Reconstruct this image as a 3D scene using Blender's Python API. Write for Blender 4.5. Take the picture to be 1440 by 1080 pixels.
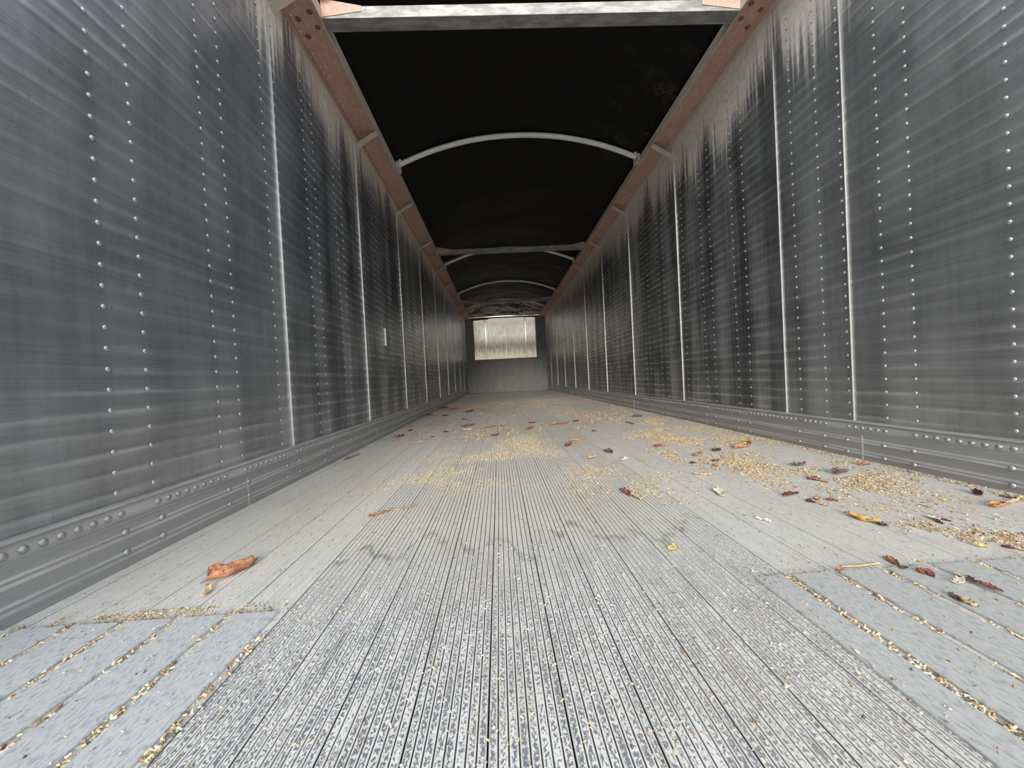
import bpy, bmesh, math, random
from mathutils import Vector, Matrix, noise
random.seed(7)
S = bpy.context.scene
C = S.collection
for o in list(bpy.data.objects):
    bpy.data.objects.remove(o)

# ------------------------------------------------------------------ camera
H = 0.4138                                     # lens height above the slats
YAW, PITCH, ROLL = 0.0337, -0.0155, -0.0520
cam = bpy.data.objects.new('camera', bpy.data.cameras.new('camera'))
C.objects.link(cam)
cam.data.sensor_width = 36.0
cam.data.lens = 536.475 * 36.0 / 1440.0
cam.data.clip_start = 0.02
fw = Vector((math.sin(YAW)*math.cos(PITCH), math.cos(YAW)*math.cos(PITCH), math.sin(PITCH)))
r0 = Vector((math.cos(YAW), -math.sin(YAW), 0)); u0 = r0.cross(fw)
rr = math.cos(ROLL)*r0 + math.sin(ROLL)*u0; uu = -math.sin(ROLL)*r0 + math.cos(ROLL)*u0
m = Matrix((rr, uu, -fw)).transposed().to_4x4(); m.translation = (0, 0, H)
cam.matrix_world = m
S.camera = cam

# ------------------------------------------------------------------ sky, sun, exposure
W = bpy.data.worlds.new('overcast_sky'); S.world = W; W.use_nodes = True
wn = W.node_tree; wn.nodes.clear()
wo = wn.nodes.new('ShaderNodeOutputWorld'); wb = wn.nodes.new('ShaderNodeBackground')
wb.inputs[0].default_value = (0.86, 0.93, 1.0, 1); wb.inputs[1].default_value = 1.15
wn.links.new(wb.outputs[0], wo.inputs[0])
sun = bpy.data.objects.new('sun', bpy.data.lights.new('sun', 'SUN')); C.objects.link(sun)
sun.data.energy = 3.0; sun.data.angle = math.radians(20); sun.data.color = (1.0, 0.95, 0.87)
SEL, SAZ = math.radians(17.0), math.radians(4.0)   # hazy low sun behind the camera, a little to the left
sd = Vector((math.sin(SAZ)*math.cos(SEL), math.cos(SAZ)*math.cos(SEL), -math.sin(SEL)))
sun.rotation_euler = sd.to_track_quat('-Z', 'Y').to_euler()
vs = S.view_settings
vs.view_transform = 'Standard'; vs.look = 'None'; vs.gamma = 1.0; vs.exposure = 0.62
vs.use_curve_mapping = False

# ------------------------------------------------------------------ sizes of the trailer (metres)
XL, XR = -0.950, 1.504            # inner faces of the side walls
Y0, YB = -0.55, 11.70             # rear end, front bulkhead
ZR = 2.2435                       # underside of the top rails
SLAT, SX = 0.0957, 0.157          # slat pitch, one slat joint
PITCH_Z, ROW0 = 0.0508, 0.182     # rivet rows
SEAM_L = [-0.42, 0.69, 1.77, 2.81, 3.94, 5.03, 6.17, 7.25, 8.36, 9.47, 10.58]
SEAM_R = [-0.27, 0.84, 1.573, 1.953, 3.07, 4.18, 5.26, 6.36, 7.46, 8.57, 9.68, 10.79]
BARS = [1.986, 5.56, 9.22]
BOWS = [3.39, 6.29, 8.40, 10.30]

# ------------------------------------------------------------------ mesh helpers
class MB:
    def __init__(s): s.v = []; s.f = []; s.mi = []; s.sm = []
    def add(s, vs, fs, mi=0, sm=False):
        b = len(s.v); s.v += [tuple(p) for p in vs]
        for f in fs: s.f.append(tuple(b+i for i in f)); s.mi.append(mi); s.sm.append(sm)
    def box(s, x0, x1, y0, y1, z0, z1, mi=0):
        s.add([(x0,y0,z0),(x1,y0,z0),(x1,y1,z0),(x0,y1,z0),(x0,y0,z1),(x1,y0,z1),(x1,y1,z1),(x0,y1,z1)],
              [(3,2,1,0),(4,5,6,7),(0,1,5,4),(1,2,6,5),(2,3,7,6),(3,0,4,7)], mi)
    def extrude_y(s, prof, y0, y1, mi=0, close=True):      # prof: list of (x, z)
        n = len(prof)
        vs = [(x, y0, z) for x, z in prof] + [(x, y1, z) for x, z in prof]
        fs = [(i, (i+1) % n, n+(i+1) % n, n+i) for i in range(n if close else n-1)]
        if close: fs += [tuple(range(n-1, -1, -1)), tuple(range(n, 2*n))]
        s.add(vs, fs, mi)
    def tube(s, pts, ra, rb=None, seg=10, mi=0, up=Vector((0, 1, 0))):
        rb = rb or ra; pts = [Vector(p) for p in pts]; vs = []
        for i, p in enumerate(pts):
            t = (pts[min(i+1, len(pts)-1)] - pts[max(i-1, 0)]).normalized()
            a = up - t*up.dot(t)
            if a.length < 1e-4: a = Vector((1, 0, 0)) - t*t.x
            a.normalize(); b = t.cross(a)
            for k in range(seg):
                q = 2*math.pi*k/seg
                vs.append(p + a*(ra*math.cos(q)) + b*(rb*math.sin(q)))
        fs = []
        for i in range(len(pts)-1):
            for k in range(seg):
                fs.append((i*seg+k, i*seg+(k+1) % seg, (i+1)*seg+(k+1) % seg, (i+1)*seg+k))
        s.add(vs, fs, mi, True)
        n = (len(pts)-1)*seg
        s.add(vs[:seg], [tuple(range(seg-1, -1, -1))], mi); s.add(vs[n:], [tuple(range(seg))], mi)
    def dome(s, p, nrm, r, h, seg=8, mi=0):
        nrm = Vector(nrm); a = nrm.orthogonal().normalized(); b = nrm.cross(a); p = Vector(p); vs = []
        for rad, up in ((r, 0), (r*0.80, h*0.62), (r*0.42, h*0.95)):
            for k in range(seg):
                q = 2*math.pi*k/seg; vs.append(p + (a*math.cos(q)+b*math.sin(q))*rad + nrm*up)
        fs = []
        for i in range(2):
            for k in range(seg): fs.append((i*seg+k, i*seg+(k+1) % seg, (i+1)*seg+(k+1) % seg, (i+1)*seg+k))
        fs.append(tuple(range(2*seg, 3*seg)))
        s.add(vs, fs, mi, True)
    def mesh(s, name):
        me = bpy.data.meshes.new(name); me.from_pydata(s.v, [], s.f)
        me.polygons.foreach_set('material_index', s.mi); me.polygons.foreach_set('use_smooth', s.sm)
        me.update(); return me
    def build(s, name, mats, parent=None, kind=None, loc=None):
        me = s.mesh(name)
        for mt in (mats if isinstance(mats, (list, tuple)) else [mats]): me.materials.append(mt)
        return link(name, me, parent, kind, loc)
def link(name, me, parent=None, kind=None, loc=None):
    o = bpy.data.objects.new(name, me); C.objects.link(o)
    if parent is not None: o.parent = parent
    if kind: o['kind'] = kind
    if loc: o.location = loc
    return o
def empty(name, loc=(0, 0, 0)):
    o = bpy.data.objects.new(name, None); C.objects.link(o); o.location = loc; o.empty_display_size = 0.1
    return o
def tag(o, label, cat, group=None, kind=None):
    o['label'] = label; o['category'] = cat
    if group: o['group'] = group
    if kind: o['kind'] = kind
    return o

# ------------------------------------------------------------------ node helpers
class NT:
    def __init__(s, name):
        s.m = bpy.data.materials.new(name); s.m.use_nodes = True
        s.t = s.m.node_tree; s.n = s.t.nodes; s.b = s.n['Principled BSDF']
        s.pos = s.n.new('ShaderNodeNewGeometry').outputs['Position']
        sp = s.n.new('ShaderNodeSeparateXYZ'); s.t.links.new(s.pos, sp.inputs[0])
        s.x, s.y, s.z = sp.outputs
    def put(s, sock, v):
        if hasattr(v, 'is_output'): s.t.links.new(v, sock)
        elif isinstance(v, (tuple, list)) and len(v) == 3 and sock.type == 'RGBA': sock.default_value = (*v, 1)
        else: sock.default_value = v
    def math(s, op, a, b=0.0, c=0.0, clamp=False):
        n = s.n.new('ShaderNodeMath'); n.operation = op; n.use_clamp = clamp
        for i, v in enumerate((a, b, c)): s.put(n.inputs[i], v)
        return n.outputs[0]
    def noise(s, scale=(1, 1, 1), detail=3, rough=0.55, off=(0, 0, 0), s1=1.0, dist=0.0):
        mp = s.n.new('ShaderNodeMapping'); s.t.links.new(s.pos, mp.inputs[0])
        mp.inputs['Scale'].default_value = scale; mp.inputs['Location'].default_value = off
        n = s.n.new('ShaderNodeTexNoise'); s.t.links.new(mp.outputs[0], n.inputs['Vector'])
        n.inputs['Scale'].default_value = s1; n.inputs['Detail'].default_value = detail
        n.inputs['Roughness'].default_value = rough; n.inputs['Distortion'].default_value = dist
        return n.outputs['Fac']
    def step(s, v, a, b, t0=0.0, t1=1.0):
        n = s.n.new('ShaderNodeMapRange'); n.interpolation_type = 'SMOOTHSTEP'; n.clamp = True
        s.put(n.inputs[0], v); s.put(n.inputs[1], a); s.put(n.inputs[2], b); s.put(n.inputs[3], t0); s.put(n.inputs[4], t1)
        return n.outputs[0]
    def mix(s, f, a, b):
        n = s.n.new('ShaderNodeMix'); n.data_type = 'RGBA'
        s.put(n.inputs[0], f); s.put(n.inputs[6], a); s.put(n.inputs[7], b)
        return n.outputs[2]
    def bump(s, h, strength=0.3, dist=0.01, prev=None):
        n = s.n.new('ShaderNodeBump'); n.inputs['Strength'].default_value = strength; n.inputs['Distance'].default_value = dist
        s.put(n.inputs['Height'], h)
        if prev is not None: s.t.links.new(prev, n.inputs['Normal'])
        return n.outputs[0]
    def out(s, col, rough=0.5, metal=0.0, normal=None, spec=None):
        s.put(s.b.inputs['Base Color'], col); s.put(s.b.inputs['Roughness'], rough); s.put(s.b.inputs['Metallic'], metal)
        if normal is not None: s.t.links.new(normal, s.b.inputs['Normal'])
        if spec is not None: s.b.inputs['Specular IOR Level'].default_value = spec
        return s.m

# ------------------------------------------------------------------ materials
def wall_material(name, cool, bare, dust_z, post0, postp):
    n = NT(name)
    vert = n.noise((0, 42, 1.1), 4, 0.6)                 # streaks that ran down the sheet
    vert2 = n.noise((0, 4.5, 0.30), 2, 0.5, (3, 1, 5))   # broad worn and unworn bands
    horz = n.noise((0, 1.1, 150), 3, 0.6, (1, 7, 2))     # rolled grain
    spots = n.noise((0, 90, 26), 3, 0.65, (9, 4, 2))
    clouds = n.noise((0, 5, 4), 4, 0.6, (6, 6, 1))
    far = n.step(n.y, 1.6, 2.6, 0.35, 1.0)               # streaks and bands are fainter on the sheets nearest the doors
    t = n.math('ADD', n.math('MULTIPLY', n.math('SUBTRACT', vert, 0.5), n.math('MULTIPLY', far, 0.42)),
               n.math('MULTIPLY', n.math('SUBTRACT', vert2, 0.5), n.math('MULTIPLY', far, 0.55)))
    t = n.math('ADD', t, n.math('ADD', n.math('MULTIPLY', n.math('SUBTRACT', horz, 0.5), 0.22), n.math('MULTIPLY', n.math('SUBTRACT', clouds, 0.5), 0.35)))
    # sheet colour is lighter between the two rivet columns of each post
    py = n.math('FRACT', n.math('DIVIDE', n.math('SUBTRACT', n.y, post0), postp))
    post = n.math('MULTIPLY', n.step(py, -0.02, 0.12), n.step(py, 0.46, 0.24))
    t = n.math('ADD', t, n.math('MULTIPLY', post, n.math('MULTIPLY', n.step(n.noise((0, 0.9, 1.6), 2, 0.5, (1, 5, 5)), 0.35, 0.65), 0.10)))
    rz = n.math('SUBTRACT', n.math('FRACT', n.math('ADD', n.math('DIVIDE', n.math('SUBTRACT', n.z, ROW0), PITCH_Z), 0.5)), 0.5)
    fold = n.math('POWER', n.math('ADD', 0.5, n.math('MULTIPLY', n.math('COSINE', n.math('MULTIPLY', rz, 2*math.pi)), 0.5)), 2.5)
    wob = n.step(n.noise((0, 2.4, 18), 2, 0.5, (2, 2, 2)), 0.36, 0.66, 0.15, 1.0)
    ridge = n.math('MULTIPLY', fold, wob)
    t = n.math('ADD', t, n.math('MULTIPLY', ridge, n.math('ADD', 0.105, n.math('MULTIPLY', post, 0.10))))    # corrugation highlights painted as lighter colour along the rivet rows
    t = n.math('ADD', n.math('MULTIPLY', t, n.step(n.y, 1.5, 2.4, 0.62, 1.0)), n.step(n.y, 1.5, 2.3, 0.065, 0.0))  # stronger daylight on the nearest sheets is put into their colour
    base = n.mix(n.step(t, -0.13, 0.27), cool, bare)
    base = n.mix(n.step(spots, 0.62, 0.74, 0, 0.45), base, (0.11, 0.11, 0.12))
    dz = n.math('ADD', n.z, n.math('ADD', n.math('MULTIPLY', n.math('SUBTRACT', vert, 0.5), 0.85), n.math('MULTIPLY', n.math('SUBTRACT', vert2, 0.5), 0.7)))
    dust = n.step(dz, dust_z, dust_z + 0.30)
    light = n.step(n.noise((0, 30, 22), 4, 0.65), 0.3, 0.75)
    col = n.mix(n.math('MULTIPLY', dust, 0.95), base, n.mix(light, (0.68, 0.60, 0.50), (0.90, 0.82, 0.71)))
    nb = n.bump(ridge, 0.45, 0.0035)
    nb = n.bump(n.noise((0, 6, 5), 3, 0.5, (4, 4, 4)), 0.18, 0.02, nb)
    nb = n.bump(horz, 0.10, 0.002, nb)
    rough = n.math('ADD', n.math('MULTIPLY', vert2, 0.16), n.math('ADD', n.math('MULTIPLY', dust, 0.3), 0.25))
    rough = n.math('SUBTRACT', rough, n.math('MULTIPLY', ridge, 0.06))
    metal = n.math('SUBTRACT', 0.66, n.math('MULTIPLY', dust, 0.62))
    return n.out(col, rough, metal, nb)
M = {}
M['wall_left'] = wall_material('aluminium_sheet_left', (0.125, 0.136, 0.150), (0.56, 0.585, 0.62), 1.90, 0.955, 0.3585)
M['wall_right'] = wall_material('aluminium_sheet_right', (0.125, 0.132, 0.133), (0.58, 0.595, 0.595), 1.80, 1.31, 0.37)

n = NT('rivet_metal'); M['rivet'] = n.out((0.55, 0.56, 0.57), 0.45, 0.65)
n = NT('scuff_rail_rivet'); M['base_rivet'] = n.out((0.36, 0.365, 0.37), 0.5, 0.6)
n = NT('seam_hem'); M['hem'] = n.out((0.60, 0.585, 0.55), 0.5, 0.5)
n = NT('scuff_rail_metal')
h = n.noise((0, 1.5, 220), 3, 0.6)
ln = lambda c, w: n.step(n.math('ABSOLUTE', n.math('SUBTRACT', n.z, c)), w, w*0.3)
row_shine = n.math('MAXIMUM', n.math('MULTIPLY', ln(0.1305, 0.018), 0.8), n.math('MAXIMUM', ln(0.155, 0.006), n.math('MAXIMUM', n.math('MAXIMUM', ln(0.085, 0.006), ln(0.036, 0.006)), n.math('MAXIMUM', ln(0.073, 0.006), ln(0.023, 0.006)))))
row_shine = n.math('MULTIPLY', row_shine, n.step(n.noise((0, 3, 30)), 0.3, 0.6, 0.4, 1.0))  # highlights along the ridges and rivet channel, painted into the rail colour
M['base'] = n.out(n.mix(n.math('MULTIPLY', row_shine, 0.7), n.mix(h, (0.30, 0.305, 0.31), (0.48, 0.485, 0.49)), (0.78, 0.78, 0.77)), n.math('ADD', 0.30, n.math('MULTIPLY', n.noise((0, 9, 30)), 0.2)), 0.5, n.bump(h, 0.15, 0.002))

n = NT('primer_red_rail')
a = n.noise((6, 6, 6), 4, 0.6); b_ = n.noise((60, 25, 60), 3, 0.6, (2, 2, 2))
M['rail'] = n.out(n.mix(n.step(b_, 0.45, 0.75, 0, 0.5), n.mix(a, (0.42, 0.235, 0.185), (0.58, 0.37, 0.30)), (0.66, 0.55, 0.46)), 0.7, 0.0, n.bump(b_, 0.2, 0.003))
n = NT('dusty_rail_lip'); M['lip'] = n.out(n.mix(n.noise((20, 9, 30), 4, 0.6), (0.46, 0.40, 0.33), (0.74, 0.67, 0.58)), 0.65, 0.05)
n = NT('bolt_rust'); M['bolt'] = n.out((0.20, 0.10, 0.07), 0.6, 0.3)

n = NT('galvanised_bar')
a = n.noise((9, 30, 30), 4, 0.65); b_ = n.noise((30, 60, 60), 3, 0.6, (5, 5, 5))
M['galv'] = n.out(n.mix(n.step(b_, 0.55, 0.72, 0, 0.6), n.mix(n.step(a, 0.35, 0.65), (0.20, 0.20, 0.19), (0.38, 0.37, 0.345)), (0.36, 0.30, 0.24)), 0.55, 0.3)
n = NT('painted_bow'); M['bow'] = n.out(n.mix(n.noise((12, 40, 40), 4, 0.6), (0.72, 0.70, 0.65), (0.90, 0.89, 0.86)), 0.5, 0.0)

n = NT('black_tarp')
a = n.noise((3, 5, 3), 5, 0.65); b_ = n.noise((40, 40, 40), 3, 0.7, (3, 3, 3))
edge = n.math('MULTIPLY', n.step(n.x, 0.75, 1.25), n.math('MULTIPLY', n.step(n.y, 2.1, 2.7), n.step(n.y, 3.9, 3.3)))
st = n.math('MULTIPLY', n.math('MULTIPLY', edge, n.step(a, 0.45, 0.65)), n.step(b_, 0.4, 0.7))
col = n.mix(n.math('MULTIPLY', st, 0.30), n.mix(a, (0.003, 0.003, 0.0033), (0.008, 0.0077, 0.0074)), (0.20, 0.17, 0.13))
col = n.mix(n.math('MULTIPLY', n.step(n.y, 9.8, 11.0), n.step(a, 0.42, 0.58)), col, (0.40, 0.36, 0.30))
M['tarp'] = n.out(col, 0.62, 0.0, n.bump(a, 0.25, 0.03), 0.18)

def floor_material(name, wear_plate=False, ribbed=True, grey=False):
    n = NT(name)
    fx = n.math('FRACT', n.math('MULTIPLY', n.math('SUBTRACT', n.x, SX), 8.0/SLAT))   # place across one rib
    mid = n.step(n.math('ABSOLUTE', n.math('SUBTRACT', fx, 0.5)), 0.36, 0.20)
    sp = n.noise((330, 200, 1), 3, 0.6, (0, 0, 0), dist=0.5)
    sp2 = n.noise((40, 9, 1), 3, 0.6, (7, 3, 0))
    big = n.noise((2.2, 1.6, 1), 4, 0.6, (1, 8, 0))
    lin = n.noise((150, 0.8, 1), 3, 0.6, (5, 2, 0))
    powder = n.mix(big, (0.58, 0.555, 0.51), (0.72, 0.695, 0.65))
    near = n.step(n.math('ADD', n.y, n.math('MULTIPLY', n.math('SUBTRACT', big, 0.5), 0.55)), 1.12, 0.62)
    if wear_plate:
        base = n.mix(big, (0.47, 0.47, 0.45), (0.58, 0.58, 0.555)) if grey else n.mix(big, (0.55, 0.56, 0.57), (0.68, 0.69, 0.695))
        streak = n.noise((260, 70, 1), 4, 0.7, (4, 4, 0))
        col = n.mix(n.step(streak, 0.47, 0.63, 0, 0.75), base, (0.30, 0.31, 0.325) if grey else (0.30, 0.33, 0.39))
        nb = n.bump(streak, 0.25, 0.002); rough = 0.5
    else:
        base = n.mix(n.step(near, 0.0, 1.0, 0.0, 0.7), powder, (0.80, 0.80, 0.78))
        thr = n.math('ADD', 0.47, n.math('MULTIPLY', n.math('SUBTRACT', 0.5, sp2), 0.35))
        spots = n.step(n.math('SUBTRACT', sp, thr), -0.01, 0.06)
        f1 = n.math('MULTIPLY', n.math('MULTIPLY', spots, near), mid if ribbed else 0.35)
        col = n.mix(n.math('MULTIPLY', f1, 0.92), base, (0.13, 0.145, 0.185))
        dim = n.step(n.noise((70, 32, 1), 3, 0.7, (2, 6, 0)), 0.57, 0.72, 0, 0.6)
        col = n.mix(dim, col, (0.24, 0.19, 0.14))
        col = n.mix(n.step(lin, 0.45, 0.75, 0, 0.30), col, (0.36, 0.345, 0.32))
        # damp dirt tide lines a metre in from the rear
        ring = n.math('ABSOLUTE', n.math('SUBTRACT', n.math('ADD', n.y, n.math('MULTIPLY', n.noise((9, 0.2, 1), 2, 0.5, (3, 1, 0)), 0.75)), 1.32))
        f3 = n.math('MULTIPLY', n.step(ring, 0.035, 0.0), n.step(n.noise((25, 25, 1), 3, 0.6), 0.40, 0.60))
        if ribbed: col = n.mix(n.math('MULTIPLY', f3, 0.6), col, (0.20, 0.185, 0.15))
        col = n.mix(n.math('ADD', n.step(n.noise((1.3, 0.9, 1), 4, 0.65, (8, 1, 0)), 0.46, 0.68, 0, 0.35), n.step(n.y, 2.0, 7.0, 0, 0.3)), col, (0.50, 0.43, 0.34))
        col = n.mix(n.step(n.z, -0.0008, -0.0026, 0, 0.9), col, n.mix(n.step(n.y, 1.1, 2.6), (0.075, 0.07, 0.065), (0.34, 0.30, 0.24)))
        nb = n.bump(sp, 0.2, 0.0015); rough = 0.62
    return n.out(col, rough, 0.15, nb, 0.35)
M['slat'] = floor_material('powdered_slat')
M['slat_smooth'] = floor_material('powdered_smooth_slat', False, False)
M['plate'] = floor_material('wear_plate_metal', True)
M['plate_grey'] = floor_material('dusty_wear_plate_metal', True, True, True)
n = NT('dark_under_floor'); M['under'] = n.out((0.05, 0.045, 0.04), 0.9)

n = NT('bulkhead_sheet')
a = n.noise((5, 1, 3), 4, 0.6); b_ = n.noise((50, 1, 4), 3, 0.6, (2, 2, 2))
M['bulkhead'] = n.out(n.mix(n.step(b_, 0.4, 0.7, 0, 0.5), n.mix(a, (0.14, 0.14, 0.138), (0.25, 0.243, 0.23)), (0.31, 0.285, 0.25)), 0.5, 0.5, n.bump(a, 0.2, 0.02))
n = NT('front_sheet')
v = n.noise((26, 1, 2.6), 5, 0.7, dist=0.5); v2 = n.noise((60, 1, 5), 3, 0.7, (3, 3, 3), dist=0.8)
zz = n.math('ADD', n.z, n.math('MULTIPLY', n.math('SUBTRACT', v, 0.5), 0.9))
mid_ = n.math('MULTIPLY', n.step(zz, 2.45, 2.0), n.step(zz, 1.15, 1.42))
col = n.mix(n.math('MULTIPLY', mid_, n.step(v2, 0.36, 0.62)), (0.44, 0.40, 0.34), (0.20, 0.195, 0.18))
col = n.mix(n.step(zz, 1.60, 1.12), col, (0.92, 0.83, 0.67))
M['front'] = n.out(col, 0.55, 0.25)

n = NT('translucent_diffuser'); tr = n.n.new('ShaderNodeBsdfTranslucent'); tr.inputs[0].default_value = (0.93, 0.92, 0.90, 1)
n.t.links.new(tr.outputs[0], n.n['Material Output'].inputs['Surface']); M['diffuser_sheet'] = n.m

def leaf_material(name, c1, c2, c3):
    n = NT(name)
    a = n.noise((70, 70, 70), 4, 0.6); b2 = n.noise((190, 190, 190), 3, 0.6, (2, 2, 2))
    return n.out(n.mix(n.step(b2, 0.54, 0.70, 0, 0.8), n.mix(n.step(a, 0.36, 0.64), c1, c2), c3), 0.6, 0.0, n.bump(b2, 0.4, 0.002))
LM = {'rust': ((0.30, 0.10, 0.05), (0.52, 0.24, 0.12), (0.66, 0.48, 0.22)),
      'orange': ((0.46, 0.19, 0.085), (0.64, 0.38, 0.17), (0.74, 0.58, 0.30)),
      'tan': ((0.48, 0.32, 0.17), (0.64, 0.48, 0.28), (0.76, 0.64, 0.44)),
      'maroon': ((0.09, 0.02, 0.025), (0.17, 0.05, 0.045), (0.24, 0.11, 0.08)),
      'crimson': ((0.19, 0.045, 0.04), (0.36, 0.11, 0.085), (0.56, 0.36, 0.26)),
      'plum': ((0.11, 0.05, 0.06), (0.20, 0.11, 0.12), (0.34, 0.25, 0.24)),
      'darkbrown': ((0.06, 0.035, 0.025), (0.13, 0.08, 0.05), (0.24, 0.16, 0.10)),
      'cream': ((0.66, 0.56, 0.40), (0.80, 0.73, 0.60), (0.52, 0.38, 0.22)),
      'white': ((0.74, 0.71, 0.63), (0.84, 0.82, 0.76), (0.62, 0.56, 0.44)),
      'yellow': ((0.62, 0.44, 0.12), (0.76, 0.62, 0.30), (0.42, 0.24, 0.10))}
for k, cs in LM.items(): M['leaf_'+k] = leaf_material('dry_leaf_'+k, *cs)
def flat(name, c, r=0.7): return NT(name).out(c, r)
CH = [flat('chaff_gold', (0.54, 0.41, 0.21)), flat('chaff_pale', (0.62, 0.55, 0.41)), flat('chaff_brown', (0.34, 0.20, 0.10)), flat('chaff_dark', (0.12, 0.08, 0.055)), flat('chaff_red', (0.40, 0.13, 0.07))]
n = NT('gravel_yard'); M['yard'] = n.out(n.mix(n.noise((3, 3, 3), 4), (0.22, 0.20, 0.18), (0.34, 0.32, 0.29)), 0.9)

# ------------------------------------------------------------------ ground outside
b = MB(); b.add([(-60, -60, -1.25), (60, -60, -1.25), (60, 60, -1.25), (-60, 60, -1.25)], [(0, 1, 2, 3)])
b.build('ground', M['yard'], None, 'structure')

# ------------------------------------------------------------------ floor: moving slats
b = MB(); b.box(XL-0.04, XR+0.04, Y0, YB+0.04, -0.07, -0.026)
floor = b.build('floor', M['under'], None, 'structure')
def slat_profile(w, depth, gw):
    g = 0.0022; x = [0.0]; p = []
    p.append((g*0.5, -0.024)); p.append((g*0.5, -0.0015)); p.append((g*0.5+0.0012, 0.0))
    rib = w/8
    for k in range(1, 8):
        c = k*rib
        p += [(c-gw, 0.0), (c-gw*0.45, -depth), (c+gw*0.45, -depth), (c+gw, 0.0)]
    p += [(w-g*0.5-0.0012, 0.0), (w-g*0.5, -0.0015), (w-g*0.5, -0.024)]
    return p[::-1]
def slat_mesh(depth, gw, mat):
    s = MB(); s.extrude_y(slat_profile(SLAT, depth, gw), Y0, YB); me = s.mesh('slat'); me.materials.append(mat); return me
me_rib = slat_mesh(0.0045, 0.0011, M['slat']); me_smooth = slat_mesh(0.0009, 0.0010, M['slat_smooth'])
for k in range(-11, 14):
    link('slat', me_rib if -6 <= k <= 3 else me_smooth, floor, None, (SX + k*SLAT, 0, 0))
b = MB(); b.box(XL, SX-11*SLAT-0.002, Y0, YB, -0.024, -0.001); b.build('edge_strip', M['slat_smooth'], floor)
b = MB(); b.box(SX+14*SLAT+0.001, XR, Y0, YB, -0.024, -0.001); b.build('edge_strip', M['slat_smooth'], floor)
# wear plates screwed on the outer slats at the rear
def wear_plate(x0, x1, y1):
    s = MB(); t = 0.0055; e = 0.002
    s.extrude_y([(x0, 0.0), (x1, 0.0), (x1, t-e), (x1-e, t), (x0+e, t), (x0, t-e)], Y0, y1)
    return s.build('wear_plate', M['plate' if x0 < 0 else 'plate_grey'], floor)
PLATES = []
for k in range(-11, -6): PLATES.append((SX+k*SLAT+0.002, SX+(k+1)*SLAT-0.014))
PLATES.append((XL+0.016, SX-11*SLAT-0.012))
PLATES.append((0.476, SX+4*SLAT-0.008))
for k in range(4, 14): PLATES.append((SX+k*SLAT+0.008, SX+(k+1)*SLAT-0.008))
for x0, x1 in PLATES: wear_plate(x0, x1, 0.716)

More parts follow.
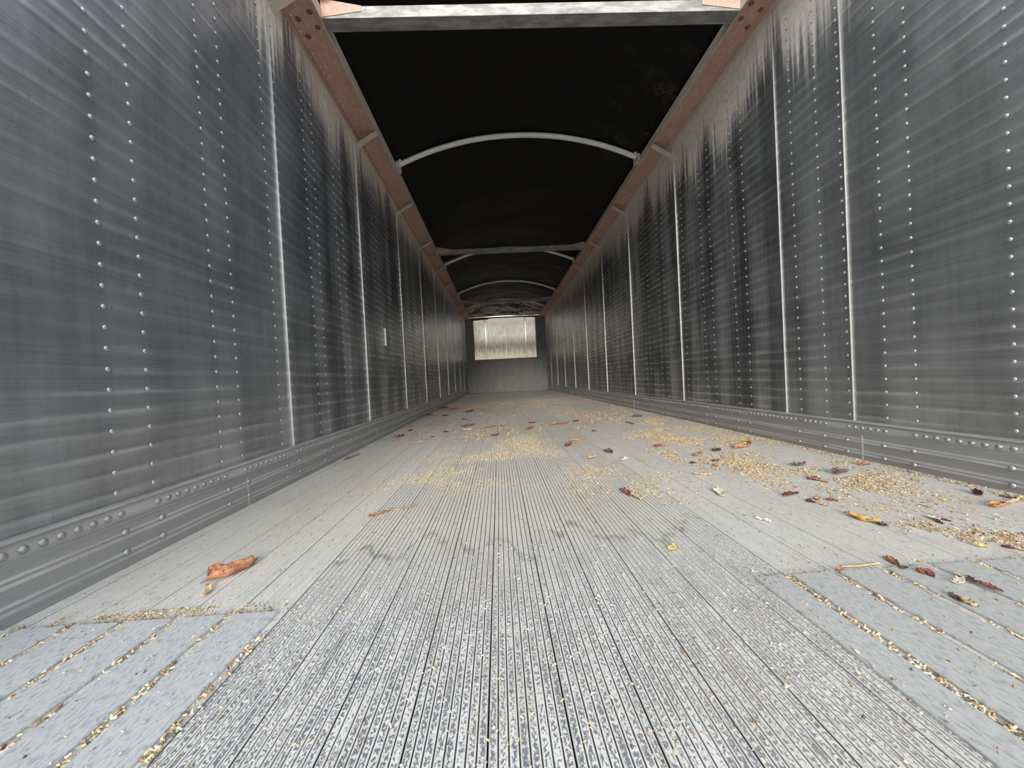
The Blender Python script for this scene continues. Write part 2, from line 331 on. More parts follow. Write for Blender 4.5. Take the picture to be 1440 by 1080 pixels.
# ------------------------------------------------------------------ side walls
def side_wall(side):
    left = side == 'left'; X = XL if left else XR; sx = 1 if left else -1     # sx: into the load space
    seams = SEAM_L if left else SEAM_R; mat = M['wall_left' if left else 'wall_right']
    b = MB(); xa, xb = sorted((X - sx*0.055, X - sx*0.012)); b.box(xa, xb, Y0, YB+0.04, -0.02, 2.26)
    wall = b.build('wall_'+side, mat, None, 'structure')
    ends = seams + [YB+0.05]
    ys = [Y0] + [s for s in seams if s > Y0]
    for i, ya in enumerate(ys):
        yb = ys[i+1]+0.02 if i+1 < len(ys) else YB+0.05
        xo, xi = X - sx*0.010, X + sx*0.0
        p = MB()
        # near edge is a hemmed lip standing a few millimetres proud, far edge slips under the next sheet
        hx = X + sx*0.0030
        vs = []
        for z in (0.02, 2.25):
            vs += [(xo, ya, z), (hx, ya, z), (hx, ya+0.004, z), (xi, ya+0.010, z), (xi-sx*0.004, yb, z), (xo, yb, z)]
        fs = [(0, 1, 7, 6), (1, 2, 8, 7), (2, 3, 9, 8), (3, 4, 10, 9), (4, 5, 11, 10), (5, 0, 6, 11), (5, 4, 3, 2, 1, 0), (6, 7, 8, 9, 10, 11)]
        if not left: fs = [f[::-1] for f in fs]
        p.add(vs, fs); p.mi[0] = 1
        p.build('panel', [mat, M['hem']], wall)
    # rivet columns
    cols = []
    if left:
        k = 0.965-0.36
        while k < 11.6: cols += [k, k+0.1015]; k += 0.3585
    else:
        cols = [0.69, 0.795, 0.947, 1.064, 1.329, 1.436, 1.594, 1.709, 1.857]
        s = 1.953
        while s < 11.5: cols += [s+0.28, s+0.392, s+0.645, s+0.76, s+1.030]; s += 1.11
    pts = [(y, ROW0+PITCH_Z*r) for y in cols for r in range(40)]
    pts.sort(key=lambda q: q[0]+0.15*abs(q[1]-0.6))
    vis = [q for q in pts if q[0] > 0.9 or True]
    r = MB(); r.dome((0, 0, 0), (sx, 0, 0), 0.0062, 0.0030, 10); me = r.mesh('rivet'); me.materials.append(M['rivet'])
    inview = [q for q in pts if q[0] > (0.72 if left else 1.02) and (q[1]-H) < q[0]*1.02+0.05]
    near = inview[:298]; nset = set(near)
    for y, z in near: link('rivet', me, wall, None, (X + sx*0.0002, y, z))
    s = MB()
    for y, z in pts:
        if (y, z) in nset: continue
        s.dome((X - sx*0.0006, y, z), (sx, 0, 0), 0.0062, 0.0032, 6 if y < 5 else 5)
    s.build('small_rivets', M['rivet'], wall, 'stuff')
    # scuff rail along the foot of the wall
    hi, lo = (0.085, 0.036) if left else (0.073, 0.023)
    prof = [(-0.004, 0.159), (0.0105, 0.159), (0.0125, 0.155), (0.0125, 0.150), (0.0085, 0.147), (0.0085, 0.114), (0.0120, 0.111), (0.0120, 0.106), (0.0140, 0.103)]
    for c in (hi, lo): prof += [(0.0140, c+0.0045), (0.0165, c+0.002), (0.0165, c-0.002), (0.0140, c-0.0045)]
    prof += [(0.0140, 0.0), (-0.004, 0.0)]
    s = MB(); pr = [(X + sx*o, z) for o, z in prof]
    s.extrude_y(pr if left else pr[::-1], Y0, YB)
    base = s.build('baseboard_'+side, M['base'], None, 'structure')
    r = MB(); r.dome((0, 0, 0), (sx, 0, 0), 0.0088, 0.0062, 12); me2 = r.mesh('rivet'); me2.materials.append(M['base_rivet'])
    bp = []
    for i in range(len(cols)-1):
        a_, b_ = cols[i], cols[i+1]
        if b_-a_ < 0.12: continue
        m_ = max(2, round((b_-a_)/0.0325))
        for j in range(m_+1): bp.append((0.0083, a_+(b_-a_)*j/m_, 0.130))
    for y in cols: bp += [(0.0163, y, hi), (0.0163, y, lo)]
    bp.sort(key=lambda q: q[1]); vis = [q for q in bp if q[1] > (0.6 if left else 0.95)]
    for o, y, z in vis[:296]: link('rivet', me2, base, None, (X + sx*o, y, z))
    rest = [q for q in bp if q not in vis[:296]]
    s = MB()
    for o, y, z in rest: s.dome((X + sx*(o-0.0005), y, z), (sx, 0, 0), 0.0088, 0.0062, 6)
    s.build('small_rivets', M['base_rivet'], base, 'stuff')
    # plate joints in the scuff rail
    s = MB()
    for y in ([1.42, 2.9, 6.0] if left else [1.525, 4.2, 7.8]):
        xa, xb = sorted((X + sx*0.012, X + sx*0.0155)); s.box(xa, xb, y, y+0.006, 0.001, 0.10)
    s.build('joint_strip', M['hem'], base)
    return wall
wall_l = side_wall('left'); wall_r = side_wall('right')
# small bent tab on the left wall
b = MB(); b.box(XL, XL+0.010, 3.285, 3.291, 0.745, 0.892); b.box(XL, XL+0.002, 3.291, 3.330, 0.745, 0.892)
b.build('bent_tab', M['hem'], wall_l)

# ------------------------------------------------------------------ top rails
def top_rail(side):
    left = side == 'left'; X = XL if left else XR; sx = 1 if left else -1; e = 0.1636
    t = empty('top_rail', (X, 0, ZR))
    tag(t, 'dusty red brown top rail above the %s wall with slanting struts' % side, 'rail')
    def pb(name, mat, x0, x1, z0, z1, y0=Y0, y1=YB):
        s = MB(); xa, xb = sorted((sx*x0, sx*x1)); s.box(xa, xb, y0, y1, z0, z1); return s.build(name, mat, t)
    pb('underside', M['rail'], -0.02, e-0.006, 0.018, 0.030)
    pb('lip', M['lip'], e-0.006, e, 0.0, 0.062)
    pb('top_plate', M['rail'], -0.06, e-0.006, 0.054, 0.062)
    pb('wall_flange', M['rail' if left else 'lip'], 0.001, 0.008, -0.012 if left else -0.004, 0.018)
    s = MB(); s.dome((0, 0, 0), (0, 0, -1), 0.007, 0.004, 8); me = s.mesh('rivet'); me.materials.append(M['lip' if left else 'rail'])
    y = 1.90; k = 0
    while y < 6.0:
        if int((y-1.90)/0.045) % 13 < 10:
            link('rivet', me, t, None, (sx*0.018, y, 0.018)); k += 1
        y += 0.045
    s = MB(); s.dome((0, 0, 0), (0, 0, -1), 0.014, 0.010, 8); me = s.mesh('bolt'); me.materials.append(M['bolt'])
    for yb in BARS:
        for dx, dy in ((0.044, -0.02), (0.118, -0.056), (0.047, 0.078), (0.118, 0.027)):
            link('bolt', me, t, None, (sx*dx, yb+dy, 0.018))
    seams = SEAM_L[1:] if left else SEAM_R[1:2]+SEAM_R[4:]
    for y in seams:                                      # flat bar from the wall up to the lip
        s = MB(); a0, a1 = (0.002, -0.085), (e-0.004, 0.012); w = 0.050
        dx, dz = a1[0]-a0[0], a1[1]-a0[1]; L = math.hypot(dx, dz); nx, nz = -dz/L*0.008, dx/L*0.008
        pr = [(sx*a0[0], a0[1]), (sx*a1[0], a1[1]), (sx*(a1[0]-nx*-1), a1[1]-nz), (sx*(a0[0]+nx*-1*-1), a0[1]-nz)]
        s.extrude_y(pr if left else pr[::-1], y+0.006, y+0.006+w)
        q = s.build('strut', M['lip'], t)
    return t
rail_l = top_rail('left'); rail_r = top_rail('right')

# ------------------------------------------------------------------ roof crossbars, bows, tarp
XI, XJ = XL+0.1636, XR-0.1636; XC, HW = (XI+XJ)/2, (XJ-XI)/2
bar_lab = ['nearest galvanised crossbar with pink end brackets at the top edge of the photo',
           'second galvanised crossbar with pink end brackets below the middle tarp', 'thin far crossbar in front of the last bow']
for i, y in enumerate(BARS):
    t = empty('roof_crossbar', (XC, y, ZR)); tag(t, bar_lab[i], 'crossbar', )
    s = MB(); s.box(-HW+0.001, HW-0.001, -0.038, 0.038, 0.0, 0.056); s.build('beam', M['galv'], t)
    for q in (-1, 1):
        s = MB(); L = 0.20
        vs = []
        for yy in (-0.0415, -0.0385): vs += [(q*(HW-0.001), yy, 0.004), (q*(HW-L), yy, 0.030), (q*(HW-L), yy, 0.056), (q*(HW-0.001), yy, 0.095)]
        fs = [(0, 1, 2, 3), (7, 6, 5, 4), (0, 4, 5, 1), (1, 5, 6, 2), (2, 6, 7, 3), (3, 7, 4, 0)]
        s.add(vs, fs if q < 0 else [f[::-1] for f in fs])
        s.build('end_bracket', M['rail'], t)
bow_lab = ['nearest curved white bow arching under the black tarp', 'second bow arching just behind the second crossbar',
           'third bow with its ends among tarp wrinkles', 'last bow in front of the light tarp end']
for i, y in enumerate(BOWS):
    t = empty('roof_bow', (XC, y, 2.32)); tag(t, bow_lab[i], 'bow')
    s = MB(); pts = []
    for k in range(33):
        u = -1+2*k/32; pts.append((u*(HW-0.006), 0, 0.0 + 0.23*(1-abs(u)**2.1)))
    s.tube(pts, 0.025, 0.020, 12); s.build('tube', M['bow'], t)
    for q in (-1, 1):
        s = MB(); s.box(q*(HW-0.012)-0.012, q*(HW-0.012)+0.012, -0.05, 0.05, -0.045, 0.012); s.build('end_clip', M['lip'], t)
        s = MB(); s.tube([(q*(HW-0.03), -0.03, 0.0), (q*(HW-0.03), -0.03, 0.03)], 0.012, 0.012, 8, up=Vector((1, 0, 0))); s.build('bolt', M['bow'], t)
def tarp_z(x, y):
    u = max(-1.25, min(1.25, (x-XC)/HW))
    z = 2.345 + 0.235*(1-min(1, abs(u))**2.1)
    d = min([abs(y-q) for q in BOWS])
    z += -0.035*min(1, (d/0.9)**1.5)*(1-u*u*0.8 if abs(u) < 1 else 0.2)
    amp = 0.010 + 0.016*max(0, min(1, (y-6)/3)) + 0.010*max(0, 1-abs(y-2.9)/0.8)*(1 if u > 0.2 else 0)
    w = noise.noise(Vector((x*2.6+y*1.9, y*2.2-x*1.4, 1.3))) + 0.5*noise.noise(Vector((x*7-y*5, y*3+x*4, 4.1)))
    z += amp*w*(1 if abs(u) < 0.97 else 0.2)
    if y > 10.7:
        k = min(1, (y-10.7)/0.85); k = k*k*(3-2*k); z = z*(1-k) + (2.301 + 0.020*max(0, 1-((x-0.15)/0.5)**2) + 0.003*noise.noise(Vector((x*6, 2, 7))))*k
    if abs(u) > 1: z = max(2.318, z - 0.01)
    return z
b = MB(); nx, ny = 48, 190; vs = []; YE = 11.62; YT = 1.84
for j in range(ny+1):
    y = YT + (YE-YT)*j/ny
    row = [(XL-0.10, y, 2.10)] + [(XL-0.085 + (XR-XL+0.17)*i/nx, y, 0) for i in range(nx+1)] + [(XR+0.10, y, 2.10)]
    for i, (x, yy, z) in enumerate(row): vs.append((x, yy, z if z else tarp_z(x, yy)))
nn = nx+3; fs = [(j*nn+i, j*nn+i+1, (j+1)*nn+i+1, (j+1)*nn+i) for j in range(ny) for i in range(nn-1)]
b.add(vs, fs, 0, True)
up = [(x, y, z+0.004) for x, y, z in vs]; b.add(up, [f[::-1] for f in fs], 0, True)
tarp = b.build('roof_tarp', M['tarp']); tag(tarp, 'black roll over tarp sagging across the roof opening', 'tarp')

# ------------------------------------------------------------------ front bulkhead with its set-back upper sheet
WX0, WX1, WZ0 = -0.69, 1.20, 1.015
b = MB(); b.box(XL, XR, YB+0.02, YB+0.05, -0.02, 0.9)
wall_b = b.build('wall_back', M['bulkhead'], None, 'structure')
YF = 13.2                         # the upper sheet stands back over the front ledge, under an added pale sheet that diffuses daylight onto it
def part(name, mat, *a):
    s = MB(); s.box(*a); return s.build(name, mat, wall_b)
part('lower_panel', M['bulkhead'], XL-0.008, XR+0.008, YB+0.002, YB+0.02, 0.0, WZ0-0.03)
part('ledge', M['front'], XL, XR, YB+0.05, YF, WZ0-0.03, WZ0)
part('sill', M['bulkhead'], XL+0.002, XR-0.002, YB-0.012, YB+0.05, WZ0-0.03, WZ0+0.008)
part('side_post', M['bulkhead'], XL, WX0, YB, YB+0.05, WZ0, 2.262)
part('side_post', M['bulkhead'], WX1, XR, YB, YB+0.05, WZ0, 2.262)
part('cheek', M['front'], -0.90, -0.88, YB+0.05, YF, WZ0, 2.50)
part('cheek', M['front'], 1.45, 1.47, YB+0.05, YF, WZ0, 2.50)
for x0, x1 in ((-0.88, -0.374), (-0.370, 1.002), (1.006, 1.45)):
    part('upper_panel', M['front'], x0, x1, YF, YF+0.02, WZ0, 2.50)
part('seam_batten', M['hem'], -0.386, -0.352, YF-0.008, YF, WZ0+0.05, 2.36)
part('seam_batten', M['hem'], 0.990, 1.022, YF-0.008, YF, WZ0+0.05, 2.36)
part('strap', M['bolt'], -0.392, -0.362, YF-0.012, YF, 2.36, 2.50)
part('strap', M['bolt'], 0.985, 1.012, YF-0.012, YF, 2.37, 2.50)
s = MB(); xs_ = [-0.95 + 2.5*i/10 for i in range(11)]
s.add([(x, y, 2.515 + 0.012*math.sin(x*9+y*7)) for y in (YB-0.02, 12.1, 12.6, YF+0.05) for x in xs_], [(r*11+i, r*11+i+1, (r+1)*11+i+1, (r+1)*11+i) for r in range(3) for i in range(10)], 0, True)
s.build('added_diffuser', M['diffuser_sheet'], wall_b)  # added translucent cover, spreads soft daylight over the upper panels
for q, x in ((1, XL+0.014), (-1, XR-0.014)):
    s = MB(); vs = []
    for yy in (YB-0.03, YB): vs += [(x, yy, WZ0-0.05), (x+q*0.26, yy, WZ0-0.05), (x, yy, 0.55)]
    fs = [(0, 1, 2), (5, 4, 3), (0, 3, 4, 1), (1, 4, 5, 2), (2, 5, 3, 0)]
    s.add(vs, fs if q < 0 else [f[::-1] for f in fs]); s.build('corner_gusset', M['bulkhead'], wall_b)
t = empty('front_header', (XC, YB-0.05, 2.258)); tag(t, 'dark header bar below the tarp end above the front sheet', 'header bar')
s = MB(); s.box(-HW+0.002, HW-0.002, -0.03, 0.03, 0.0, 0.040); s.build('beam', M['rail'], t)
s = MB()
for (xa, xb, da, db) in ((-HW+0.01, -0.50, 0.060, 0.035), (0.42, 0.80, 0.004, 0.022), (0.80, HW-0.01, 0.022, 0.040)):
    s.add([(xa, -0.036, 0.0), (xb, -0.036, 0.0), (xb, -0.036, -db), (xa, -0.036, -da), (xa, -0.031, 0.0), (xb, -0.031, 0.0), (xb, -0.031, -db), (xa, -0.031, -da)],
          [(3, 2, 1, 0), (4, 5, 6, 7), (0, 1, 5, 4), (1, 2, 6, 5), (2, 3, 7, 6), (3, 0, 4, 7)])
s.build('torn_flap', M['bolt'], t)

# ------------------------------------------------------------------ dried leaves and husks
LEAVES = [
    (-0.654,0.853,-0.603,0.933,0.028,'rust',1,'large rust brown curled leaf alone before the left wear plates'),
    (-0.618,0.791,-0.642,0.837,0.008,'tan',0,'small tan curl of stem below the large rust brown leaf'),
    (0.908,0.984,0.928,0.915,0.018,'orange',1,'long curled leaf fading from orange to yellow on the right floor'),
    (0.926,0.920,0.937,0.900,0.012,'darkbrown',0,'dark brown tip scrap touching the end of the orange to yellow leaf'),
    (0.709,1.257,0.691,1.175,0.020,'cream',0,'pale cream curled husk alone right of centre'),
    (0.675,1.004,0.695,0.975,0.011,'white',0,'thin white husk strip lying alone on the smooth slats'),
    (0.369,0.849,0.401,0.881,0.013,'yellow',0,'small yellow brown husk at the edge of the ribbed slats'),
    (0.861,1.155,0.931,1.178,0.015,'maroon',0,'dark maroon pointed leaf beside a thin twig'),
    (1.076,1.319,1.099,1.285,0.022,'crimson',0,'crimson leaf with an orange stem at the edge of the chaff'),
    (1.097,1.294,1.104,1.256,0.010,'orange',0,'thin orange stalk at the end of the crimson leaf'),
    (1.198,1.350,1.275,1.374,0.028,'plum',1,'crumpled grey purple leaf with tan edge by the chaff'),
    (1.161,1.485,1.244,1.515,0.020,'plum',0,'purple brown leaf half buried in the chaff'),
    (1.180,1.853,1.332,1.991,0.032,'orange',1,'bright orange crumpled leaf standing highest in the right chaff'),
    (0.896,1.106,0.908,1.084,0.012,'maroon',0,'maroon ring curled leaf at the left of a tan cluster'),
    (0.942,1.125,0.935,1.099,0.012,'orange',0,'small orange husk bit between maroon ring and tan scrap'),
    (0.914,1.077,0.920,1.057,0.014,'tan',0,'tan crumpled scrap below the orange husk bit'),
    (0.955,1.101,0.985,1.089,0.010,'crimson',0,'thin dark red strip at the right of the tan cluster'),
    (0.976,1.084,1.004,1.072,0.008,'tan',0,'thin tan strip ending the tan cluster on the right'),
    (0.781,0.758,0.774,0.723,0.011,'rust',1,'rust red oblong leaf right of the straw stalk'),
    (0.755,0.708,0.773,0.709,0.007,'darkbrown',0,'dark little scrap just below the rust oblong leaf'),
    (0.780,0.699,0.776,0.682,0.010,'rust',0,'rust crumpled leaf touching a red upright leaf'),
    (0.793,0.695,0.779,0.669,0.010,'crimson',0,'red upright folded leaf right of the rust crumpled leaf'),
    (0.832,0.682,0.829,0.662,0.006,'tan',0,'thin tan pink strip left of the shredded red leaf'),
    (0.837,0.668,0.831,0.645,0.006,'darkbrown',0,'dark thin scrap linking tan strip and shredded red leaf'),
    (0.830,0.645,0.835,0.613,0.009,'crimson',1,'shredded red leaf with pale edges near the right frame edge'),
    (0.793,0.645,0.821,0.661,0.009,'cream',0,'small cream triangular husk above the tan pod'),
    (0.752,0.621,0.739,0.596,0.007,'darkbrown',0,'dark curled stem of the tan pod on the right'),
    (0.744,0.602,0.750,0.581,0.011,'tan',1,'tan brown curled pod lying in a groove on the right'),
    (1.296,0.973,1.359,0.990,0.018,'orange',1,'tan orange leaf with folded head below the right wall'),
    (1.346,0.987,1.445,1.010,0.011,'tan',0,'long tan tail leaf behind the tan orange folded leaf'),
    (1.404,1.094,1.377,1.050,0.018,'maroon',0,'dark maroon triangular leaf at the foot of the right wall'),
    (1.423,1.047,1.445,1.010,0.012,'crimson',0,'dark red strip against the right wall at frame edge'),
    (1.054,0.774,1.061,0.759,0.009,'maroon',0,'dark red strip with pale top at right frame edge'),
    (1.066,0.765,1.070,0.744,0.006,'tan',0,'thin pale tan stalk leaving the frame on the right'),
    (1.083,0.942,1.093,0.920,0.014,'cream',0,'pale loop shaped husk on a brown twig'),
    (1.082,0.927,1.067,0.892,0.008,'darkbrown',0,'brown curled leaf hanging off the pale loop husk'),
    (1.100,0.929,1.103,0.904,0.005,'maroon',0,'thin maroon twig right of the pale loop husk'),
    (1.004,0.778,1.034,0.784,0.012,'yellow',0,'pale yellow crumb in the right hand chaff'),
    (1.198,3.444,1.306,3.450,0.045,'plum',0,'dark plum leaf by the right wall far back'),
    (1.026,3.073,1.041,2.921,0.022,'rust',0,'thin rusty scrap below the dark plum leaf far back'),
    (0.543,2.014,0.560,1.930,0.026,'plum',0,'plum leaf alone on bare floor in the middle right'),
    (0.358,2.181,0.418,2.282,0.033,'crimson',0,'curled red leaf below pink orange strips in the middle'),
    (0.416,2.362,0.533,2.404,0.018,'orange',0,'pink orange strips above the curled red leaf'),
    (0.407,1.313,0.418,1.245,0.021,'crimson',1,'pinkish red crumpled leaf at the end of the central chaff'),
    (0.424,1.268,0.439,1.204,0.018,'tan',0,'tan husk joined to the pinkish red crumpled leaf'),
    (-0.827,2.970,-0.767,3.058,0.045,'crimson',0,'dark red leaf with white spot by the left wall'),
    (-0.914,3.666,-0.859,3.752,0.035,'orange',0,'orange red flat leaf by the left wall behind the dark red leaf'),
    (-0.800,3.321,-0.789,3.408,0.025,'maroon',0,'small dark scrap under the orange red leaf by left wall'),
    (-0.474,3.101,-0.431,3.125,0.029,'maroon',0,'dark red scrap left of the row of red leaves'),
    (-0.547,2.901,-0.507,2.885,0.022,'darkbrown',0,'black scrap on bare floor left of centre'),
    (-0.355,3.415,-0.235,3.518,0.045,'crimson',0,'longest red leaf in the far row across the floor'),
    (-0.330,3.213,-0.247,3.223,0.024,'cream',0,'pale husk just below the longest red leaf of the far row'),
    (-0.182,3.241,-0.122,3.262,0.024,'rust',0,'rusty scrap right of the longest red leaf'),
    (-0.122,3.262,-0.050,3.328,0.025,'rust',0,'second rusty scrap from the longest red leaf'),
    (-0.012,3.311,0.050,3.333,0.031,'rust',0,'rusty scrap at the middle of the far row'),
    (0.249,3.398,0.309,3.424,0.032,'maroon',0,'maroon scrap left of the orange heap in the far row'),
    (0.341,3.249,0.405,3.322,0.031,'orange',0,'left orange scrap of the heap in the far row'),
    (0.392,3.127,0.481,3.286,0.036,'tan',0,'tan scrap in the middle of the heap in the far row'),
    (0.466,3.190,0.593,3.285,0.036,'rust',0,'rusty right end of the heap in the far row'),
    (0.194,2.991,0.252,3.143,0.040,'rust',0,'tan and dark red curled scrap in front of the far row'),
    (0.631,3.321,0.704,3.398,0.025,'darkbrown',0,'dark brown scrap right of the heap in the far row'),
    (0.647,2.721,0.684,2.705,0.020,'darkbrown',0,'dark scrap in the bare middle right of the floor'),
    (-0.076,2.757,-0.014,2.803,0.026,'darkbrown',0,'dark and tan split leaf in front of the far row'),
    (-0.924,5.822,-0.823,6.036,0.055,'crimson',0,'dark red leaf with a stem far back near the left wall'),
    (-0.751,5.571,-0.626,5.751,0.042,'crimson',0,'red scrap right of the stemmed leaf far back'),
    (-0.437,4.906,-0.355,5.183,0.047,'crimson',0,'red leaf pair member far back left of centre'),
    (-0.937,4.813,-0.856,4.861,0.036,'maroon',0,'maroon scrap at the left wall foot far back'),
    (-0.699,4.587,-0.629,4.636,0.034,'maroon',0,'maroon scrap one step out from the left wall far back'),
    (-0.424,4.046,-0.352,4.079,0.030,'darkbrown',0,'dark scrap above the longest red leaf of the far row'),
    (0.816,2.031,0.874,2.057,0.019,'crimson',0,'dark red scrap left of orange bits by the right chaff'),
    (0.862,2.038,0.908,2.045,0.019,'orange',0,'orange bits right of the dark red scrap'),
    (1.120,2.525,1.225,2.589,0.024,'orange',0,'orange scrap near the right wall beside the far chaff'),
    (0.898,1.760,0.970,1.825,0.023,'orange',0,'orange curled leaf at the left of the right chaff'),
    (1.042,1.839,1.095,1.880,0.024,'darkbrown',0,'dark grey scrap with pale edge in the right chaff'),
    (0.923,1.644,0.960,1.663,0.015,'plum',0,'small plum scrap in the right chaff'),
    (0.877,1.573,0.896,1.555,0.017,'rust',0,'rust scrap below the small plum scrap'),
    (0.812,1.631,0.843,1.637,0.012,'maroon',0,'maroon sliver at the left border of the right chaff'),
    (0.742,1.461,0.791,1.427,0.016,'tan',0,'tan orange scrap at the lower left of the right chaff'),
    (1.394,1.449,1.440,1.449,0.022,'rust',0,'brown curled leaf at the foot of the right wall'),
    (-0.436,1.208,-0.379,1.256,0.011,'rust',0,'long rusty strip at the left edge of the ribbed slats'),
    (-0.384,1.250,-0.299,1.283,0.009,'tan',0,'pale tan strip right of the long rusty strip'),
    (-0.898,2.165,-0.861,2.315,0.017,'rust',0,'faint rusty strip near the left wall'),
    (0.627,0.712,0.661,0.724,0.004,'rust',0,'short reddish twig at the left end of the straw stalk'),
    (0.405,1.835,0.460,1.870,0.021,'tan',0,'tan husk in the middle of the small chaff heap'),
    (0.545,1.748,0.592,1.798,0.020,'cream',0,'cream husk right of the small chaff heap'),
]
def make_leaf(x0, y0, x1, y1, w, kind, big, label, idx):
    rnd = random.Random(idx*31+5)
    L = math.hypot(x1-x0, y1-y0); L = max(L, 0.018); w = min(max(w, 0.006), L*0.55)
    # things seen almost edge-on stand up rather than lie flat
    nl, nw = (14, 7) if big else (11, 5)
    if (y0+y1)/2 > 2.2: w *= 0.72
    curl = rnd.uniform(0.9, 2.2) if big else rnd.uniform(0.5, 1.8)
    bow = rnd.uniform(0.04, 0.16)*L; skew = rnd.uniform(-0.12, 0.12)*L
    base = 0.0058 if (y0+y1)/2 < 0.72 and ((x0+x1)/2 < -0.42 or (x0+x1)/2 > 0.48) else 0.0
    top = []
    rag = 0.07 if idx == 0 else 0.22 if big else 0.38
    for i in range(nl+1):
        s = i/nl
        prof = (math.sin(math.pi*min(1, s*0.94+0.05))**0.7)*(1-0.35*s) + 0.05
        if kind in ('tan', 'cream', 'white') and not big: prof = 0.8 - 0.3*abs(s-0.5)
        if idx == 0: prof = 0.62 + 0.38*math.cos(2.4*(s-0.18)) if 0.02 < s < 0.98 else 0.45
        hw = w*(1.25 if idx == 0 else 0.95)*prof
        rg = (1 + rag*rnd.uniform(-1, 1), 1 + rag*rnd.uniform(-1, 1))
        for j in range(nw+1):
            t = (-1+2*j/nw); t *= rg[0] if t < 0 else rg[1]; a = t*curl*0.9
            rad = hw/max(curl*0.9, 0.3)
            yy = rad*math.sin(a); zz = rad*(1-math.cos(a))
            zz += bow*(s-0.5)**2*2.2 + (0.12 if idx == 0 else 0.28)*w*noise.noise(Vector((s*6+idx, t*2, idx*1.7)))
            yy += skew*(4*(s-0.5)**2) + 0.08*w*noise.noise(Vector((s*6, t*3+idx, 3)))
            top.append(Vector(((s-0.5)*L, yy, zz)))
    zmin = min(p.z for p in top); th = 0.0007
    dn = [Vector((p.x, p.y, p.z-zmin)) for p in top]; tp = [p + Vector((0, 0, th)) for p in dn]
    n1 = nw+1; fs = [(i*n1+j, (i+1)*n1+j, (i+1)*n1+j+1, i*n1+j+1) for i in range(nl) for j in range(nw)]
    N = len(tp); allv = tp+dn; allf = fs + [tuple(N+q for q in f[::-1]) for f in fs]
    rim = [j for j in range(n1)] + [i*n1+nw for i in range(1, nl+1)] + [nl*n1+j for j in range(nw-1, -1, -1)] + [i*n1 for i in range(nl-1, 0, -1)]
    for a, c in zip(rim, rim[1:]+rim[:1]): allf.append((a, c, N+c, N+a))
    ang = math.atan2(y1-y0, x1-x0)
    s = MB(); s.add(allv, allf, 0, True)
    nm = 'dried_leaf' if kind not in ('cream', 'white', 'yellow') else 'dried_husk'
    cat = 'leaf' if nm == 'dried_leaf' else 'husk'
    o = s.build(nm, M['leaf_'+kind]); o.location = ((x0+x1)/2, (y0+y1)/2, base+0.0002); o.rotation_euler = (0, 0, ang)
    tag(o, label, cat, 'dry leaves and husks scattered on the floor')
    if big:                                               # midrib and stem
        m_ = MB(); pts = []
        for i in range(nl+1):
            p = tp[i*n1+nw//2]; q = tp[i*n1+nw//2+1]; c = (p+q)/2; pts.append((c.x, c.y, c.z+0.0005))
        p = pts[0]; pts = [(p[0]-0.16*L, p[1]+0.02*L, max(0.0012, p[2]*0.5))] + pts
        m_.tube(pts, 0.0011, 0.0011, 6, up=Vector((0, 0, 1))); m_.build('midrib', M['leaf_darkbrown'], o)
    return o
n = NT('dry_leaf_orange_to_yellow'); g = n.step(n.math('ADD', n.x, n.math('MULTIPLY', n.noise((120, 120, 120), 3), 0.03)), 0.90, 0.96)
M['leaf_fade'] = n.out(n.mix(n.step(n.noise((190, 190, 190), 3), 0.52, 0.68, 0, 0.6), n.mix(g, (0.62, 0.22, 0.07), (0.76, 0.58, 0.16)), (0.40, 0.16, 0.06)), 0.6)
for i, a in enumerate(LEAVES):
    o = make_leaf(*a, i)
    if i == 2: o.data.materials[0] = M['leaf_fade']
# straw stalk
s = MB(); s.tube([(0.4955+0.17, 0.735, 0.0030), (0.70, 0.733, 0.0032), (0.74, 0.737, 0.0032), (0.745, 0.7375, 0.003)], 0.0016, 0.0016, 7, up=Vector((0, 0, 1)))
o = s.build('straw_stalk', M['leaf_tan']); tag(o, 'straight pale straw stalk lying across the front of the right wear plates', 'straw')

# ------------------------------------------------------------------ chaff and grain crumbs (uncountable)
def in_poly(x, y, P):
    c = False; j = len(P)-1
    for i in range(len(P)):
        if (P[i][1] > y) != (P[j][1] > y) and x < (P[j][0]-P[i][0])*(y-P[i][1])/(P[j][1]-P[i][1])+P[i][0]: c = not c
        j = i
    return c
def flake(b, x, y, z, L, w, ang, mi, rnd, tilt=0.35):
    ca, sa = math.cos(ang), math.sin(ang); h = w*0.45; tz = rnd.uniform(0, tilt)*L
    P = [(-L/2, -w/2, 0), (L/2, -w/2, tz), (L/2, w/2, tz), (-L/2, w/2, 0), (-L/3, 0, h), (L/3, 0, h+tz)]
    vs = [(x+px*ca-py*sa, y+px*sa+py*ca, z+pz) for px, py, pz in P]
    b.add(vs, [(0, 1, 5, 4), (2, 3, 4, 5), (1, 2, 5), (3, 0, 4)], mi)
SEQ = [0]; GRID = {}
def clear(x, y, r, me_id):
    for x0, y0, x1, y1, w in SEGS:
        dx, dy = x1-x0, y1-y0; q = max(-0.25, min(1.15, ((x-x0)*dx+(y-y0)*dy)/(dx*dx+dy*dy+1e-9)))
        if math.hypot(x-x0-q*dx, y-y0-q*dy) < r + w*1.25 + 0.002: return False
    c = 0.02; i, j = int(x//c), int(y//c)
    for a in (-1, 0, 1):
        for d in (-1, 0, 1):
            for (px, py, pr, pid) in GRID.get((i+a, j+d), ()):
                if pid != me_id and math.hypot(px-x, py-y) < r+pr: return False
    GRID.setdefault((i, j), []).append((x, y, r, me_id)); return True
SEGS = [a[:5] for a in LEAVES] + [(0.66, 0.735, 0.745, 0.7375, 0.004)]
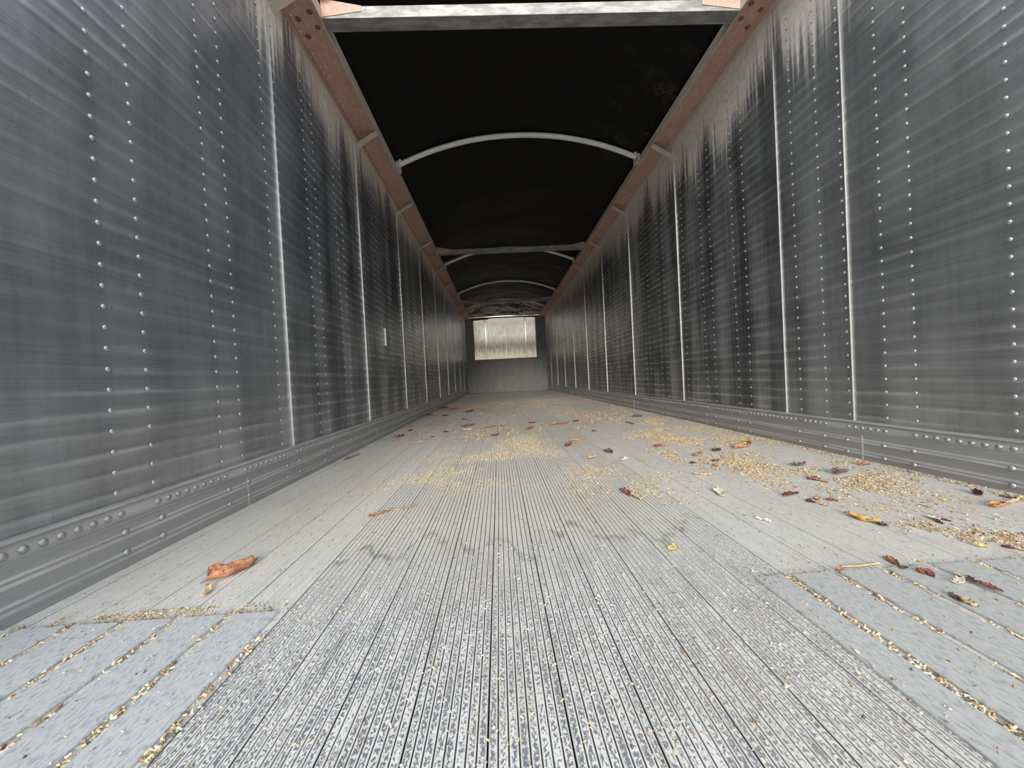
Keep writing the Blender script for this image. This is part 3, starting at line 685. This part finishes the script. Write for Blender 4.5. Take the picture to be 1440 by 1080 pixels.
def scatter(name, label, cat, area, N, lmin, lmax, wts, seed, z=0.0006, dens=None, groove=False, lw=(0.25, 0.6), soft=0.0):
    rnd = random.Random(seed); b = MB(); k = 0; tries = 0
    xs = [p[0] for p in area]; ys = [p[1] for p in area]
    SEQ[0] += 1; me_id = SEQ[0]
    while k < N and tries < N*40:
        tries += 1
        x = rnd.uniform(min(xs), max(xs)); y = rnd.uniform(min(ys), max(ys))
        if not (XL+0.03 < x < XR-0.022) or not in_poly(x, y, area): continue
        if soft: x += rnd.gauss(0, soft); y += rnd.gauss(0, soft*1.6)
        if soft and not XL+0.03 < x < XR-0.022: continue
        if dens and rnd.random() > dens(x, y): continue
        zz = z
        if y < 0.716:
            for a_, c_ in PLATES:
                if a_-0.001 < x < c_+0.001: zz = z+0.0055
        L = lmin + (lmax-lmin)*rnd.random()**2; w = L*rnd.uniform(*lw)
        if not clear(x, y, L*0.62, me_id): continue
        flake(b, x, y, zz, L, w, rnd.uniform(0, math.pi), rnd.choices(range(5), wts)[0], rnd); k += 1
    o = b.build(name, CH); tag(o, label, cat, None, 'stuff'); return o
def nz(sx_, sy_, off, a, c):
    def f(x, y):
        v = noise.fractal(Vector((x*sx_+off, y*sy_, off)), 0.6, 2.0, 4)
        return max(0.0, min(1.0, (v-a)/(c-a)))
    return f
scatter('chaff', 'golden chaff spread over the middle of the ribbed slats', 'chaff', [(-0.62, 1.30), (-0.50, 1.75), (-0.35, 2.3), (0.20, 2.75), (0.33, 2.3), (0.22, 1.80), (-0.05, 1.48), (-0.42, 1.22)], 17000, 0.0018, 0.0065, (6, 5, 2, 1, 0.2), 1, dens=nz(3.2, 2.6, 2.0, -0.25, 0.35), soft=0.07)
scatter('chaff', 'small chaff heap right of the middle below the pink red leaf', 'chaff', [(0.22, 1.32), (0.30, 1.75), (0.60, 1.85), (0.66, 1.40), (0.50, 1.18), (0.36, 1.18)], 4200, 0.0018, 0.0070, (6, 4, 3, 1, 1), 2, dens=nz(5, 4, 5.0, -0.2, 0.4), soft=0.07)
scatter('chaff', 'wide golden brown chaff along the right wall', 'chaff', [(0.70, 1.55), (0.78, 2.3), (1.25, 3.2), (1.49, 3.2), (1.49, 1.75), (1.33, 1.28), (1.25, 1.05), (1.02, 1.02), (1.02, 1.25)], 24000, 0.0022, 0.011, (8, 4, 4, 1.5, 1), 3, dens=nz(3.6, 2.6, 8.0, -0.18, 0.42), soft=0.07, lw=(0.15, 0.45))
scatter('chaff', 'strip of chaff in the angle at the foot of the right wall', 'chaff', [(1.44, 0.6), (1.44, 3.0), (1.49, 3.0), (1.49, 0.6)], 1800, 0.003, 0.010, (5, 3, 4, 2, 1.5), 4)
scatter('chaff', 'brown chaff trail at the right frame edge', 'chaff', [(0.93, 0.95), (1.00, 0.97), (1.22, 0.80), (1.40, 0.72), (1.40, 0.60), (1.05, 0.70)], 2600, 0.0018, 0.007, (4, 3, 4, 2, 1), 5, dens=nz(7, 7, 3.0, -0.15, 0.4), soft=0.03)
scatter('chaff', 'thin band of chaff across the floor far back among red leaves', 'chaff', [(-0.85, 2.6), (-0.85, 6.5), (1.45, 7.5), (1.45, 2.6)], 11000, 0.004, 0.014, (3, 2, 5, 3, 2.5), 6, dens=nz(1.6, 0.9, 4.0, -0.1, 0.5))
scatter('chaff', 'pale crumbs heaped along the front ends of the left wear plates', 'chaff', [(-0.86, 0.717), (-0.86, 0.755), (-0.42, 0.76), (-0.42, 0.717)], 1500, 0.0018, 0.0050, (4, 6, 4, 2, 0), 7, dens=nz(14, 9, 1.0, -0.4, 0.3))
scatter('chaff', 'pale crumbs along the front ends of the right wear plates', 'chaff', [(0.47, 0.717), (0.47, 0.745), (1.1, 0.745), (1.1, 0.717)], 260, 0.0018, 0.0050, (4, 6, 3, 2, 0), 8)
scatter('chaff', 'single crumbs sprinkled over the whole near floor', 'chaff', [(-0.92, 0.15), (-0.92, 3.2), (1.48, 3.2), (1.48, 0.15)], 11000, 0.0014, 0.0050, (3, 5, 4, 4, 0.3), 9)
scatter('chaff', 'yellow grain crumbs caught on the ribbed slats nearest the camera', 'chaff', [(-0.44, 0.15), (-0.44, 1.1), (0.5, 1.1), (0.5, 0.15)], 800, 0.0025, 0.0055, (2, 7, 0.6, 0.3, 0), 10, lw=(0.5, 0.9))
rnd = random.Random(55); b = MB()
gaps = []
for k in range(-11, -5): gaps.append((SX+k*SLAT-0.0135, SX+k*SLAT+0.0015))
for k in range(4, 14): gaps.append((SX+k*SLAT-0.007, SX+k*SLAT+0.007))
for gi, (a_, c_) in enumerate(gaps):
    for _ in range(480):
        y = rnd.uniform(0.2, 0.735)
        if noise.noise(Vector((gi*3.1, y*9, 2))) < rnd.uniform(-0.5, 0.35): continue
        L = rnd.uniform(0.0025, 0.0075)
        x = rnd.uniform(a_+0.001, c_-0.001)
        if not clear(x, y, L*0.62, 99): continue
        flake(b, x, y, 0.0005+rnd.uniform(0, 0.002), L, L*rnd.uniform(0.35, 0.7), rnd.uniform(0, 3.14), rnd.choices(range(5), (5, 6, 4, 1.5, 0.1))[0], rnd)
o = b.build('chaff', CH); tag(o, 'grain crumbs packed into the gaps between the wear plates', 'chaff', None, 'stuff')
